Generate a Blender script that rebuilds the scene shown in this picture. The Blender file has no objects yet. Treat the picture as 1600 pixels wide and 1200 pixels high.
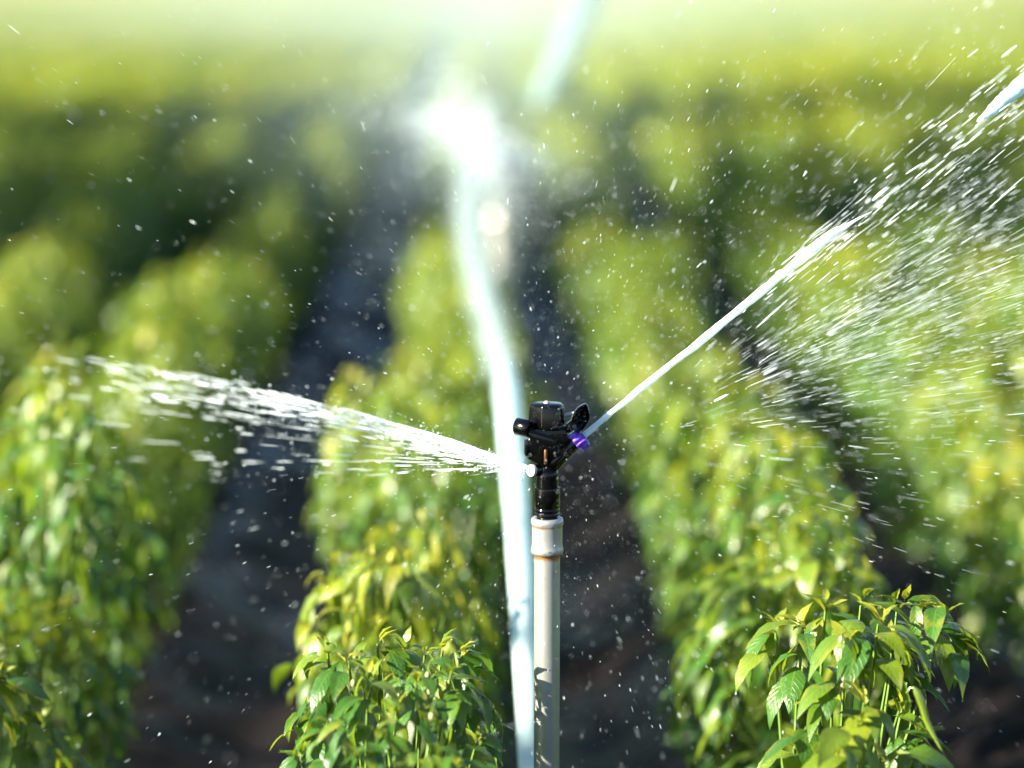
import bpy, bmesh, math, random
import numpy as np
from mathutils import Vector, Matrix, Quaternion, noise

rng = np.random.default_rng(7)
random.seed(7)
PI = math.pi
scene = bpy.context.scene
COL = scene.collection

# ------------------------------------------------------------------ camera
CAM_H = 1.14
PITCH = math.radians(9.91)
YAW = math.radians(-0.6)
F = 85 / 36 * 1600            # focal length in photo pixels
D0 = 2.456                    # focus distance
S = D0 / F                    # metres per photo pixel on the focus plane
cam_d = bpy.data.cameras.new('camera')
cam = bpy.data.objects.new('camera', cam_d)
COL.objects.link(cam)
cam.location = (0, 0, CAM_H)
cam.rotation_euler = (PI / 2 - PITCH, 0, YAW)
cam_d.lens = 85
cam_d.sensor_width = 36
cam_d.clip_end = 2000
cam_d.dof.use_dof = True
cam_d.dof.focus_distance = D0
cam_d.dof.aperture_fstop = 1.5
scene.camera = cam
RC = cam.rotation_euler.to_matrix()
RCn = np.array(RC)


def P(px, py, D):
    """photo pixel and distance along the lens axis -> world point"""
    v = RC @ Vector(((px - 800) / F * D, -(py - 600) / F * D, -D))
    return v + Vector((0, 0, CAM_H))


def Pn(px, py, D):
    v = np.stack([(px - 800) / F * D, -(py - 600) / F * D, -D], -1)
    return v @ RCn.T + np.array([0, 0, CAM_H])


# ------------------------------------------------------------------ object helpers
def link(name, me, mat=None, parent=None):
    o = bpy.data.objects.new(name, me)
    COL.objects.link(o)
    if mat is not None and me is not None and len(me.materials) == 0:
        me.materials.append(mat)
    if parent is not None:
        o.parent = parent
    return o


def tag(o, label=None, cat=None, group=None, kind=None):
    for k, v in (('label', label), ('category', cat), ('group', group), ('kind', kind)):
        if v:
            o[k] = v
    return o


def empty(name, loc):
    o = bpy.data.objects.new(name, None)
    COL.objects.link(o)
    o.location = loc
    o.empty_display_size = 0.05
    return o


def np_mesh(name, verts, faces, smooth=True, uv=None, rnd=None):
    """verts (n,3); faces (m,k) int array"""
    me = bpy.data.meshes.new(name)
    verts = np.asarray(verts, np.float32)
    faces = np.asarray(faces, np.int32)
    m, k = faces.shape
    me.vertices.add(len(verts))
    me.vertices.foreach_set('co', verts.ravel())
    me.loops.add(m * k)
    me.loops.foreach_set('vertex_index', faces.ravel())
    me.polygons.add(m)
    me.polygons.foreach_set('loop_start', np.arange(0, m * k, k, dtype=np.int32))
    me.polygons.foreach_set('loop_total', np.full(m, k, np.int32))
    me.polygons.foreach_set('use_smooth', np.full(m, smooth, bool))
    if uv is not None:
        l = me.uv_layers.new(name='leaf_uv')
        l.data.foreach_set('uv', np.asarray(uv, np.float32)[faces.ravel()].ravel())
    if rnd is not None:
        a = me.attributes.new('rnd', 'FLOAT', 'POINT')
        a.data.foreach_set('value', np.asarray(rnd, np.float32))
    me.update(calc_edges=True)
    me.validate()
    return me


def bm_mesh(name, bm, bevel=0, smooth_angle=40, seg=2):
    bmesh.ops.recalc_face_normals(bm, faces=bm.faces)
    if bevel:
        es = [e for e in bm.edges if len(e.link_faces) == 2 and e.calc_face_angle(0) > math.radians(35)]
        bmesh.ops.bevel(bm, geom=es, offset=bevel, segments=seg, profile=0.5, affect='EDGES', clamp_overlap=True)
    me = bpy.data.meshes.new(name)
    for f in bm.faces:
        f.smooth = True
    for e in bm.edges:
        if len(e.link_faces) == 2 and e.calc_face_angle(0) > math.radians(smooth_angle):
            e.smooth = False
    bm.to_mesh(me)
    bm.free()
    return me


def frame_from_axis(ax):
    ax = Vector(ax).normalized()
    q = Vector((0, 0, 1)).rotation_difference(ax)
    return q.to_matrix()


def lathe(bm, prof, org=(0, 0, 0), axis=(0, 0, 1), n=48, caps=True, lobes=0, lobe_amp=0):
    """prof: list of (radius, height along axis)"""
    M = frame_from_axis(axis)
    org = Vector(org)
    rings = []
    for r, h in prof:
        ring = []
        for k in range(n):
            a = 2 * PI * k / n
            rr = r
            if lobes:
                rr = r + lobe_amp * (1 if math.sin(lobes * a) > 0 else -1)
            ring.append(bm.verts.new(org + M @ Vector((rr * math.cos(a), rr * math.sin(a), h))))
        rings.append(ring)
    for a, b in zip(rings[:-1], rings[1:]):
        for k in range(n):
            bm.faces.new((a[k], a[(k + 1) % n], b[(k + 1) % n], b[k]))
    if caps:
        bm.faces.new(list(reversed(rings[0])))
        bm.faces.new(rings[-1])


def tube(bm, pts, radii, n=8, caps=True):
    pts = [Vector(p) for p in pts]
    rings = []
    prev = None
    for i, p in enumerate(pts):
        d = (pts[min(i + 1, len(pts) - 1)] - pts[max(i - 1, 0)]).normalized()
        if prev is None:
            u = d.orthogonal().normalized()
        else:
            u = (prev - d * prev.dot(d)).normalized()
        prev = u
        w = d.cross(u)
        rings.append([bm.verts.new(p + (u * math.cos(2 * PI * k / n) + w * math.sin(2 * PI * k / n)) * radii[i]) for k in range(n)])
    for a, b in zip(rings[:-1], rings[1:]):
        for k in range(n):
            bm.faces.new((a[k], a[(k + 1) % n], b[(k + 1) % n], b[k]))
    if caps:
        bm.faces.new(list(reversed(rings[0])))
        bm.faces.new(rings[-1])


def loft(bm, loops, cap=True):
    """loops: list of lists of points (same count)"""
    rs = [[bm.verts.new(p) for p in l] for l in loops]
    n = len(rs[0])
    for a, b in zip(rs[:-1], rs[1:]):
        for k in range(n):
            bm.faces.new((a[k], a[(k + 1) % n], b[(k + 1) % n], b[k]))
    if cap:
        bm.faces.new(list(reversed(rs[0])))
        bm.faces.new(rs[-1])


# ------------------------------------------------------------------ materials
def new_mat(name):
    m = bpy.data.materials.new(name)
    m.use_nodes = True
    nt = m.node_tree
    nt.nodes.clear()
    out = nt.nodes.new('ShaderNodeOutputMaterial')
    return m, nt, out


def N(nt, typ, **kw):
    n = nt.nodes.new(typ)
    for k, v in kw.items():
        if k.startswith('i_'):
            n.inputs[k[2:].replace('_', ' ')].default_value = v
        else:
            setattr(n, k, v)
    return n


def mixc(nt, fac, a, b, blend='MIX'):
    n = nt.nodes.new('ShaderNodeMix')
    n.data_type = 'RGBA'
    n.blend_type = blend
    L = nt.links.new
    for sock, v in ((n.inputs[0], fac), (n.inputs[6], a), (n.inputs[7], b)):
        if hasattr(v, 'is_output'):
            L(v, sock)
        else:
            sock.default_value = v if not isinstance(v, tuple) else (*v[:3], 1)
    return n.outputs[2]


def math_n(nt, op, a, b=None, c=None):
    n = nt.nodes.new('ShaderNodeMath')
    n.operation = op
    for i, v in enumerate((a, b, c)):
        if v is None:
            continue
        if hasattr(v, 'is_output'):
            nt.links.new(v, n.inputs[i])
        else:
            n.inputs[i].default_value = v
    return n.outputs[0]


def ramp(nt, fac, stops):
    n = nt.nodes.new('ShaderNodeValToRGB')
    cr = n.color_ramp
    while len(cr.elements) < len(stops):
        cr.elements.new(0.5)
    for e, (p, c) in zip(cr.elements, stops):
        e.position = p
        e.color = (*c, 1) if len(c) == 3 else c
    nt.links.new(fac, n.inputs[0])
    return n.outputs[0]


def leaf_material(name, detail=True):
    m, nt, out = new_mat(name)
    L = nt.links.new
    at = N(nt, 'ShaderNodeAttribute', attribute_name='rnd')
    oi = N(nt, 'ShaderNodeObjectInfo')
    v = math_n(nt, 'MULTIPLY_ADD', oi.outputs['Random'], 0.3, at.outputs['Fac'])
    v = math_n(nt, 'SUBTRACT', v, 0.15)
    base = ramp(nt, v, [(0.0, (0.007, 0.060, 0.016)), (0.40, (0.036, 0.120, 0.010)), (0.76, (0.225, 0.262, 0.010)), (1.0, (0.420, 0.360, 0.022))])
    trans = ramp(nt, v, [(0.0, (0.130, 0.260, 0.012)), (0.5, (0.260, 0.360, 0.014)), (1.0, (0.520, 0.500, 0.030))])
    bs = N(nt, 'ShaderNodeBsdfPrincipled', i_Roughness=0.34)
    bs.inputs['Specular IOR Level'].default_value = 0.5
    bs.inputs['Coat Weight'].default_value = 0.03
    bs.inputs['Coat Roughness'].default_value = 0.12
    if detail:
        uv = N(nt, 'ShaderNodeUVMap', uv_map='leaf_uv')
        sx = N(nt, 'ShaderNodeSeparateXYZ')
        L(uv.outputs[0], sx.inputs[0])
        u = math_n(nt, 'ABSOLUTE', math_n(nt, 'MULTIPLY_ADD', sx.outputs[0], 2.0, -1.0))
        mid = math_n(nt, 'LESS_THAN', u, 0.055)
        vv = math_n(nt, 'SUBTRACT', sx.outputs[1], math_n(nt, 'MULTIPLY', u, 0.20))
        w = math_n(nt, 'ABSOLUTE', math_n(nt, 'SINE', math_n(nt, 'MULTIPLY', vv, 30.0)))
        vein = math_n(nt, 'POWER', math_n(nt, 'SUBTRACT', 1.0, w), 3.0)
        vein = math_n(nt, 'MAXIMUM', math_n(nt, 'MULTIPLY', vein, 0.55), mid)
        base = mixc(nt, math_n(nt, 'MULTIPLY', vein, 0.45), base, (0.20, 0.27, 0.06))
        tc = N(nt, 'ShaderNodeTexCoord')
        ny = N(nt, 'ShaderNodeTexNoise', i_Scale=34.0, i_Detail=5.0)
        L(tc.outputs['Object'], ny.inputs['Vector'])
        yl = math_n(nt, 'MULTIPLY_ADD', u, 0.16, ny.outputs[0])
        ym = N(nt, 'ShaderNodeMapRange')
        L(yl, ym.inputs[0])
        ym.inputs[1].default_value, ym.inputs[2].default_value = 0.66, 0.80
        base = mixc(nt, math_n(nt, 'MULTIPLY', ym.outputs[0], 0.55), base, (0.34, 0.27, 0.03))
        nz = N(nt, 'ShaderNodeTexNoise', i_Scale=55.0, i_Detail=3.0)
        L(tc.outputs['Object'], nz.inputs['Vector'])
        base = mixc(nt, math_n(nt, 'MULTIPLY', nz.outputs[0], 0.55), base, (0.035, 0.085, 0.012))
        nz2 = N(nt, 'ShaderNodeTexNoise', i_Scale=260.0, i_Detail=2.0)
        L(tc.outputs['Object'], nz2.inputs['Vector'])
        h = math_n(nt, 'ADD', math_n(nt, 'MULTIPLY', vein, -0.8), math_n(nt, 'MULTIPLY', nz2.outputs[0], 0.8))
        bp = N(nt, 'ShaderNodeBump', i_Strength=0.5, i_Distance=0.0012)
        L(h, bp.inputs['Height'])
        L(bp.outputs[0], bs.inputs['Normal'])
        # wet patches of film water on the blade
        rr = N(nt, 'ShaderNodeMapRange')
        L(nz.outputs[0], rr.inputs[0])
        rr.inputs[1].default_value, rr.inputs[2].default_value = 0.4, 0.62
        rr.inputs[3].default_value, rr.inputs[4].default_value = 0.44, 0.26
        L(rr.outputs[0], bs.inputs['Roughness'])
    L(base, bs.inputs['Base Color'])
    tr = N(nt, 'ShaderNodeBsdfTranslucent')
    L(trans, tr.inputs[0])
    mx = N(nt, 'ShaderNodeMixShader')
    mx.inputs[0].default_value = 0.38
    L(bs.outputs[0], mx.inputs[1])
    L(tr.outputs[0], mx.inputs[2])
    L(mx.outputs[0], out.inputs[0])
    return m


def simple_mat(name, col, rough=0.5, metal=0.0, spec=0.5, coat=0.0, noise_amt=0.0, noise_scale=40.0, sss=0.0):
    m, nt, out = new_mat(name)
    bs = N(nt, 'ShaderNodeBsdfPrincipled', i_Roughness=rough, i_Metallic=metal)
    bs.inputs['Specular IOR Level'].default_value = spec
    bs.inputs['Coat Weight'].default_value = coat
    tc = N(nt, 'ShaderNodeTexCoord')
    nz = N(nt, 'ShaderNodeTexNoise', i_Scale=noise_scale, i_Detail=4.0)
    nt.links.new(tc.outputs['Object'], nz.inputs['Vector'])
    c = mixc(nt, math_n(nt, 'MULTIPLY', nz.outputs[0], noise_amt), col, tuple(x * 0.45 for x in col))
    nt.links.new(c, bs.inputs['Base Color'])
    r = math_n(nt, 'MULTIPLY_ADD', nz.outputs[0], 0.25, rough - 0.125)
    nt.links.new(r, bs.inputs['Roughness'])
    nt.links.new(bs.outputs[0], out.inputs[0])
    return m


def water_material(name, transp=0.0, col=(0.70, 0.92, 0.96)):
    """white, air-filled water: scatters the sun both ways, with a glossy skin"""
    m, nt, out = new_mat(name)
    L = nt.links.new
    d = N(nt, 'ShaderNodeBsdfDiffuse')
    d.inputs[0].default_value = (*col, 1)
    t = N(nt, 'ShaderNodeBsdfTranslucent')
    t.inputs[0].default_value = (*col, 1)
    g = N(nt, 'ShaderNodeBsdfGlossy', i_Roughness=0.18)
    m1 = N(nt, 'ShaderNodeMixShader')
    m1.inputs[0].default_value = 0.5
    L(d.outputs[0], m1.inputs[1])
    L(t.outputs[0], m1.inputs[2])
    fr = N(nt, 'ShaderNodeFresnel', i_IOR=1.33)
    m2 = N(nt, 'ShaderNodeMixShader')
    L(fr.outputs[0], m2.inputs[0])
    L(m1.outputs[0], m2.inputs[1])
    L(g.outputs[0], m2.inputs[2])
    last = m2.outputs[0]
    if transp:
        tp = N(nt, 'ShaderNodeBsdfTransparent')
        m3 = N(nt, 'ShaderNodeMixShader')
        m3.inputs[0].default_value = transp
        L(last, m3.inputs[1])
        L(tp.outputs[0], m3.inputs[2])
        last = m3.outputs[0]
    L(last, out.inputs[0])
    return m


def soil_material():
    m, nt, out = new_mat('wet_soil')
    L = nt.links.new
    geo = N(nt, 'ShaderNodeNewGeometry')
    big = N(nt, 'ShaderNodeTexNoise', i_Scale=2.2, i_Detail=5.0)
    fine = N(nt, 'ShaderNodeTexNoise', i_Scale=38.0, i_Detail=8.0, i_Roughness=0.65)
    for n in (big, fine):
        L(geo.outputs['Position'], n.inputs['Vector'])
    c = mixc(nt, fine.outputs[0], (0.003, 0.003, 0.004), (0.013, 0.009, 0.008))
    wet = N(nt, 'ShaderNodeMapRange')
    L(big.outputs[0], wet.inputs[0])
    wet.inputs[1].default_value, wet.inputs[2].default_value = 0.47, 0.58
    c = mixc(nt, math_n(nt, 'MULTIPLY', wet.outputs[0], 0.6), c, (0.010, 0.008, 0.008))
    # far beyond the crop: dry pale earth
    sp = N(nt, 'ShaderNodeSeparateXYZ')
    L(geo.outputs['Position'], sp.inputs[0])
    far = N(nt, 'ShaderNodeMapRange')
    L(sp.outputs[1], far.inputs[0])
    far.inputs[1].default_value, far.inputs[2].default_value = 60.0, 62.0
    dry = mixc(nt, fine.outputs[0], (0.15, 0.15, 0.030), (0.24, 0.22, 0.050))
    c = mixc(nt, far.outputs[0], c, dry)
    bs = N(nt, 'ShaderNodeBsdfPrincipled')
    bs.inputs['Specular IOR Level'].default_value = 0.12
    L(c, bs.inputs['Base Color'])
    r = math_n(nt, 'MULTIPLY_ADD', wet.outputs[0], -0.48, 0.62)
    r = math_n(nt, 'MULTIPLY_ADD', far.outputs[0], 0.3, r)
    L(r, bs.inputs['Roughness'])
    bp = N(nt, 'ShaderNodeBump', i_Strength=0.4, i_Distance=0.02)
    L(fine.outputs[0], bp.inputs['Height'])
    L(bp.outputs[0], bs.inputs['Normal'])
    L(bs.outputs[0], out.inputs[0])
    return m


def galvanised_material():
    m, nt, out = new_mat('weathered_galvanised_steel')
    L = nt.links.new
    tc = N(nt, 'ShaderNodeTexCoord')
    a = N(nt, 'ShaderNodeTexNoise', i_Scale=60.0, i_Detail=6.0, i_Roughness=0.7)
    L(tc.outputs['Object'], a.inputs['Vector'])
    mp = N(nt, 'ShaderNodeMapping')
    mp.inputs['Scale'].default_value = (70, 70, 4)
    L(tc.outputs['Object'], mp.inputs[0])
    st = N(nt, 'ShaderNodeTexNoise', i_Scale=1.0, i_Detail=4.0)
    L(mp.outputs[0], st.inputs['Vector'])
    c = mixc(nt, a.outputs[0], (0.44, 0.45, 0.44), (0.28, 0.29, 0.29))
    s2 = N(nt, 'ShaderNodeMapRange')
    L(st.outputs[0], s2.inputs[0])
    s2.inputs[1].default_value, s2.inputs[2].default_value = 0.48, 0.75
    c = mixc(nt, math_n(nt, 'MULTIPLY', s2.outputs[0], 0.45), c, (0.26, 0.20, 0.12))
    at = N(nt, 'ShaderNodeAttribute', attribute_name='rnd')     # rust laid down per ring of the turned mesh
    rs = math_n(nt, 'ADD', at.outputs['Fac'], math_n(nt, 'MULTIPLY_ADD', a.outputs[0], 1.7, -0.95))
    rm = N(nt, 'ShaderNodeMapRange')
    L(rs, rm.inputs[0])
    rm.inputs[1].default_value, rm.inputs[2].default_value = 0.25, 0.75
    L2 = math_n(nt, 'MULTIPLY', rm.outputs[0], math_n(nt, 'GREATER_THAN', at.outputs['Fac'], 0.02))
    c = mixc(nt, L2, c, (0.30, 0.13, 0.035))
    bs = N(nt, 'ShaderNodeBsdfPrincipled', i_Metallic=0.7, i_Roughness=0.42)
    L(c, bs.inputs['Base Color'])
    L(math_n(nt, 'MULTIPLY_ADD', a.outputs[0], 0.3, 0.26), bs.inputs['Roughness'])
    bp = N(nt, 'ShaderNodeBump', i_Strength=0.25, i_Distance=0.001)
    L(a.outputs[0], bp.inputs['Height'])
    L(bp.outputs[0], bs.inputs['Normal'])
    L(bs.outputs[0], out.inputs[0])
    return m


M_LEAF = leaf_material('pepper_leaf')
M_FARLEAF = leaf_material('distant_leaf', False)
M_STEM = simple_mat('green_stem', (0.10, 0.17, 0.025), 0.4, noise_amt=0.5)
M_PETAL = simple_mat('white_petal', (0.50, 0.48, 0.43), 0.5, noise_amt=0.1)
M_BUD = simple_mat('cream_bud', (0.36, 0.33, 0.16), 0.45, noise_amt=0.3)
M_POD = simple_mat('yellow_green_pepper', (0.12, 0.17, 0.015), 0.22, coat=0.4, noise_amt=0.35, noise_scale=25)
M_RED = simple_mat('orange_red_pepper', (0.32, 0.06, 0.015), 0.35, coat=0.1, noise_amt=0.3)
M_BLACK = simple_mat('wet_black_plastic', (0.0012, 0.0012, 0.0014), 0.15, spec=0.3, coat=0.0, noise_amt=0.3, noise_scale=120)
M_PURPLE = simple_mat('purple_plastic', (0.075, 0.028, 0.42), 0.32, coat=0.2, noise_amt=0.15)
M_GREY = simple_mat('pale_grey_plastic', (0.30, 0.29, 0.30), 0.35, noise_amt=0.25, noise_scale=90)
M_BRASS = simple_mat('dull_brass', (0.10, 0.05, 0.018), 0.4, metal=0.8, noise_amt=0.4, noise_scale=90)
M_GALV = galvanised_material()
M_SOIL = soil_material()
M_WATER = water_material('white_water', 0, (0.50, 0.68, 0.72))
M_STREAM = water_material('falling_water', 0.12, (0.62, 0.80, 0.82))
M_SPRAY = water_material('spray_water', 0, (0.86, 0.96, 1.0))
M_VEIL = water_material('thin_water_veil', 0.58, (0.50, 0.62, 0.62))
m_, nt_, out_ = new_mat('clear_water')
bs_ = N(nt_, 'ShaderNodeBsdfPrincipled', i_Roughness=0.02, i_IOR=1.33)
bs_.inputs['Transmission Weight'].default_value = 1.0
nt_.links.new(bs_.outputs[0], out_.inputs[0])
M_CLEAR = m_
M_BARK = simple_mat('bark', (0.12, 0.085, 0.06), 0.8, noise_amt=0.6)

# ------------------------------------------------------------------ world and sun
SUN_EL = math.radians(26)
to_sun = Vector((-1.0, -0.47, 0))
to_sun.normalize()
to_sun = Vector((to_sun.x * math.cos(SUN_EL), to_sun.y * math.cos(SUN_EL), math.sin(SUN_EL)))
w = bpy.data.worlds.new('World')
scene.world = w
w.use_nodes = True
nt = w.node_tree
bg = nt.nodes['Background']
sky = nt.nodes.new('ShaderNodeTexSky')
sky.sky_type = 'NISHITA'
sky.sun_disc = False
sky.sun_elevation = SUN_EL
sky.sun_rotation = math.atan2(to_sun.x, to_sun.y)
sky.air_density = 1.0
sky.dust_density = 0.5
sky.ozone_density = 4.0
nt.links.new(sky.outputs[0], bg.inputs[0])
bg.inputs[1].default_value = 0.05
sd = bpy.data.lights.new('sun', 'SUN')
sd.energy = 5.0
sd.angle = math.radians(0.5)
sd.color = (1.0, 0.93, 0.74)
so = bpy.data.objects.new('sun', sd)
COL.objects.link(so)
so.rotation_euler = to_sun.to_track_quat('Z', 'Y').to_euler()

# ------------------------------------------------------------------ ground: beds and furrows in one sheet
ROW_X0, ROW_DX = -0.11, 0.46


def bed(x):
    ph = (x - ROW_X0) / ROW_DX
    return 0.5 + 0.5 * math.cos(2 * PI * ph)


xs = np.unique(np.concatenate([-np.geomspace(3, 400, 24), np.arange(-3, 3.001, 0.035), np.geomspace(3, 400, 24)]))
ys = np.unique(np.concatenate([-np.geomspace(0.5, 200, 14), np.arange(-0.5, 9, 0.04), np.geomspace(9, 62, 80), np.geomspace(63, 900, 20)]))
gv = []
for y in ys:
    for x in xs:
        z = 0.0
        if abs(x) < 3.2 and -1 < y < 63:
            p = Vector((x, y, 0))
            z = -0.05 + 0.07 * bed(x)
            if y < 10:
                z += 0.018 * noise.noise(p * 6) + 0.014 * noise.noise(p * 17) + 0.010 * max(0, noise.noise(p * 31 + Vector((5, 2, 0))))
        gv.append((x, y, z - (0.05 if (abs(x) > 3.2 and y < 46) else 0)))
nx = len(xs)
ii, jj = np.meshgrid(np.arange(len(ys) - 1), np.arange(nx - 1), indexing='ij')
b0 = (ii * nx + jj).ravel()
gf = np.stack([b0, b0 + 1, b0 + nx + 1, b0 + nx], -1)
tag(link('ground', np_mesh('ground', gv, gf), M_SOIL), kind='structure')

# ------------------------------------------------------------------ leaves
T_HI = np.array([0, .10, .17, .26, .37, .50, .63, .76, .87, .95, 1.0])
W_HI = np.array([.035, .045, .50, .84, 1.0, .97, .80, .53, .27, .10, .0])
T_LO = np.array([0, .14, .34, .62, .85, 1.0])
W_LO = np.array([.05, .30, 1.0, .85, .35, .0])


def leaves_geo(org, az, e0, bend, Ln, Wd, fold, roll, rnd, hi=True):
    """all leaves at once -> verts, faces, uv, rnd"""
    T, Wp, U = (T_HI, W_HI, np.array([-1, -.5, 0, .5, 1])) if hi else (T_LO, W_LO, np.array([-1, 0., 1]))
    n = len(az)
    th = e0[:, None] - bend[:, None] * np.where(T > .08, (T - .08) / .92, 0)[None, :] ** 0.9
    th = np.maximum(th, -1.75)
    dt = np.diff(T)
    tm = 0.5 * (th[:, 1:] + th[:, :-1])
    h = np.concatenate([np.zeros((n, 1)), np.cumsum(np.cos(tm) * dt, 1)], 1) * Ln[:, None]
    z = np.concatenate([np.zeros((n, 1)), np.cumsum(np.sin(tm) * dt, 1)], 1) * Ln[:, None]
    a = np.stack([np.cos(az), np.sin(az), 0 * az], -1)
    b = np.stack([-np.sin(az), np.cos(az), 0 * az], -1)
    up = np.array([0, 0, 1.0])
    C = org[:, None, :] + a[:, None, :] * h[:, :, None] + up * z[:, :, None]
    nrm = -np.sin(th)[:, :, None] * a[:, None, :] + np.cos(th)[:, :, None] * up
    rl = roll[:, None] * T[None, :]
    b2 = b[:, None, :] * np.cos(rl)[:, :, None] + nrm * np.sin(rl)[:, :, None]
    n2 = nrm * np.cos(rl)[:, :, None] - b[:, None, :] * np.sin(rl)[:, :, None]
    hw = Wd[:, None] * Wp[None, :]
    ph = rng.uniform(0, 6.28, n)
    wav = np.sin(T[None, :] * 17 + ph[:, None]) * 0.10 + np.sin(T[None, :] * 31 + 2 * ph[:, None]) * 0.05
    sf = np.sin(fold)[:, None]
    cf = np.cos(fold)[:, None]
    V = np.zeros((n, len(T), len(U), 3))
    for k, u in enumerate(U):
        lift = hw * (abs(u) * sf - 0.22 * u * u) + hw * wav * abs(u) * (1 if u > 0 else -0.8)
        V[:, :, k] = C + b2 * (hw * u * cf)[:, :, None] + n2 * lift[:, :, None]
    nT, nU = len(T), len(U)
    uvv = np.zeros((n, nT, nU, 2))
    uvv[..., 0] = (U * .5 + .5)[None, None, :]
    uvv[..., 1] = T[None, :, None]
    i, j = np.meshgrid(np.arange(nT - 1), np.arange(nU - 1), indexing='ij')
    q = (i * nU + j).ravel()
    q = np.stack([q, q + 1, q + nU + 1, q + nU], -1)
    Fc = (q[None] + (np.arange(n) * nT * nU)[:, None, None]).reshape(-1, 4)
    R = np.repeat(rnd, nT * nU)
    return V.reshape(-1, 3), Fc, uvv.reshape(-1, 2), R


def rosette(tips, outs, L0, rs, per=6, young=3, hues=None):
    """drooping mature leaves plus small young ones round each shoot tip"""
    org, az, e0, bend, Ln, Wd, fold, roll, rnd = ([] for _ in range(9))
    for i, (t, o) in enumerate(zip(tips, outs)):
        a0 = math.atan2(o[1], o[0])
        spread = 1.15 if math.hypot(o[0], o[1]) > 0.25 else PI
        k = per + rs.integers(-1, 2)
        for j in range(k):
            aa = a0 + (rs.uniform(-1, 1) * spread * 1.2 if spread < 3 else 2 * PI * j / k + rs.uniform(-.4, .4))
            l = L0 * rs.uniform(.62, 1.12)
            org.append(np.array(t) + rs.normal(0, .006, 3) + np.array([0, 0, -rs.uniform(-.006, .040)]))
            az.append(aa)
            e0.append(rs.uniform(-.70, .42))
            bend.append(rs.uniform(.9, 1.8))
            Ln.append(l)
            Wd.append(l * rs.uniform(.145, .215))
            fold.append(rs.uniform(.05, .6))
            roll.append(rs.normal(0, .5))
            rnd.append(np.clip(rs.normal(.18 + .42 * min(1, max(0, (t[2] - .12) / .28)), .13), 0, 1) + (hues[i] if hues else 0))  # yellower toward the top: new growth, and sunlit tops painted in
        for j in range(young):
            l = L0 * rs.uniform(.28, .5)
            org.append(np.array(t) + rs.normal(0, .003, 3))
            az.append(rs.uniform(0, 6.28))
            e0.append(rs.uniform(.6, 1.35))
            bend.append(rs.uniform(.3, 1.3))
            Ln.append(l)
            Wd.append(l * rs.uniform(.16, .24))
            fold.append(rs.uniform(.3, .8))
            roll.append(rs.normal(0, .3))
            rnd.append(np.clip(rs.normal(.40 + .38 * min(1, max(0, (t[2] - .12) / .28)), .12), 0, 1))  # same height grade, sunlit tops painted into the young leaves too
    return [np.array(x) for x in (org, az, e0, bend, Ln, Wd, fold, roll, rnd)]


def stems_bm(tips, base=(0, 0, 0), fork=.13, r0=.0055, r1=.0017, rs=None):
    bm = bmesh.new()
    base = Vector(base)
    fk = base + Vector((0, 0, fork))
    tube(bm, [base - Vector((0, 0, .03)), base + Vector((.002, .001, fork * .5)), fk], [r0 * 1.1, r0, r0 * .95], 7)
    for t in tips:
        t = Vector(t)
        c = Vector((fk.x * .45 + t.x * .55, fk.y * .45 + t.y * .55, fk.z * .75 + t.z * .25))
        c += Vector(rs.normal(0, .012, 3))
        pts = [fk.lerp(c, s).lerp(c.lerp(t, s), s) for s in np.linspace(0, 1, 7)]
        tube(bm, pts, list(np.linspace(r0 * .6, r1, 7)), 5)
    return bm


def pod_bm(org, az, L=.075, r=.0042):
    """a hanging chilli: thin stalk, calyx, tapering curved pod"""
    bm = bmesh.new()
    a = Vector((math.cos(az), math.sin(az), 0))
    o = Vector(org)
    pts, rad = [], []
    for k in range(13):
        s = k / 12
        pts.append(o + a * (L * (.10 + .55 * s)) + Vector((0, 0, L * (.16 * math.sin(min(s * 6, PI)) - 1.0 * max(0, s - .12))))) 
        if s < .17:
            rad.append(.0012)
        elif s < .27:
            rad.append(r * .95)
        else:
            rad.append(r * max(.06, (1 - ((s - .25) / .75) ** 1.5)))
    tube(bm, pts, rad, 9)
    return bm


def flower_bm(org, sc=1.0):
    """nodding five-petalled bell"""
    bm = bmesh.new()
    o = Vector(org)
    n = 15
    prof = [(.0012, 0), (.0035, -.0025), (.0050, -.006), (.0062, -.0105)]
    rings = []
    for r, h in prof:
        rings.append([bm.verts.new(o + Vector((r * sc * math.cos(2 * PI * k / n), r * sc * math.sin(2 * PI * k / n), h * sc))) for k in range(n)])
    for a, b in zip(rings[:-1], rings[1:]):
        for k in range(n):
            bm.faces.new((a[k], a[(k + 1) % n], b[(k + 1) % n], b[k]))
    for p in range(5):                                   # petal points
        k = p * 3
        a0 = 2 * PI * (k + 1.5) / n
        tip = bm.verts.new(o + Vector((.0088 * sc * math.cos(a0), .0088 * sc * math.sin(a0), -.0165 * sc)))
        for q in range(3):
            bm.faces.new((rings[-1][(k + q) % n], rings[-1][(k + q + 1) % n], tip))
    return bm


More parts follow.
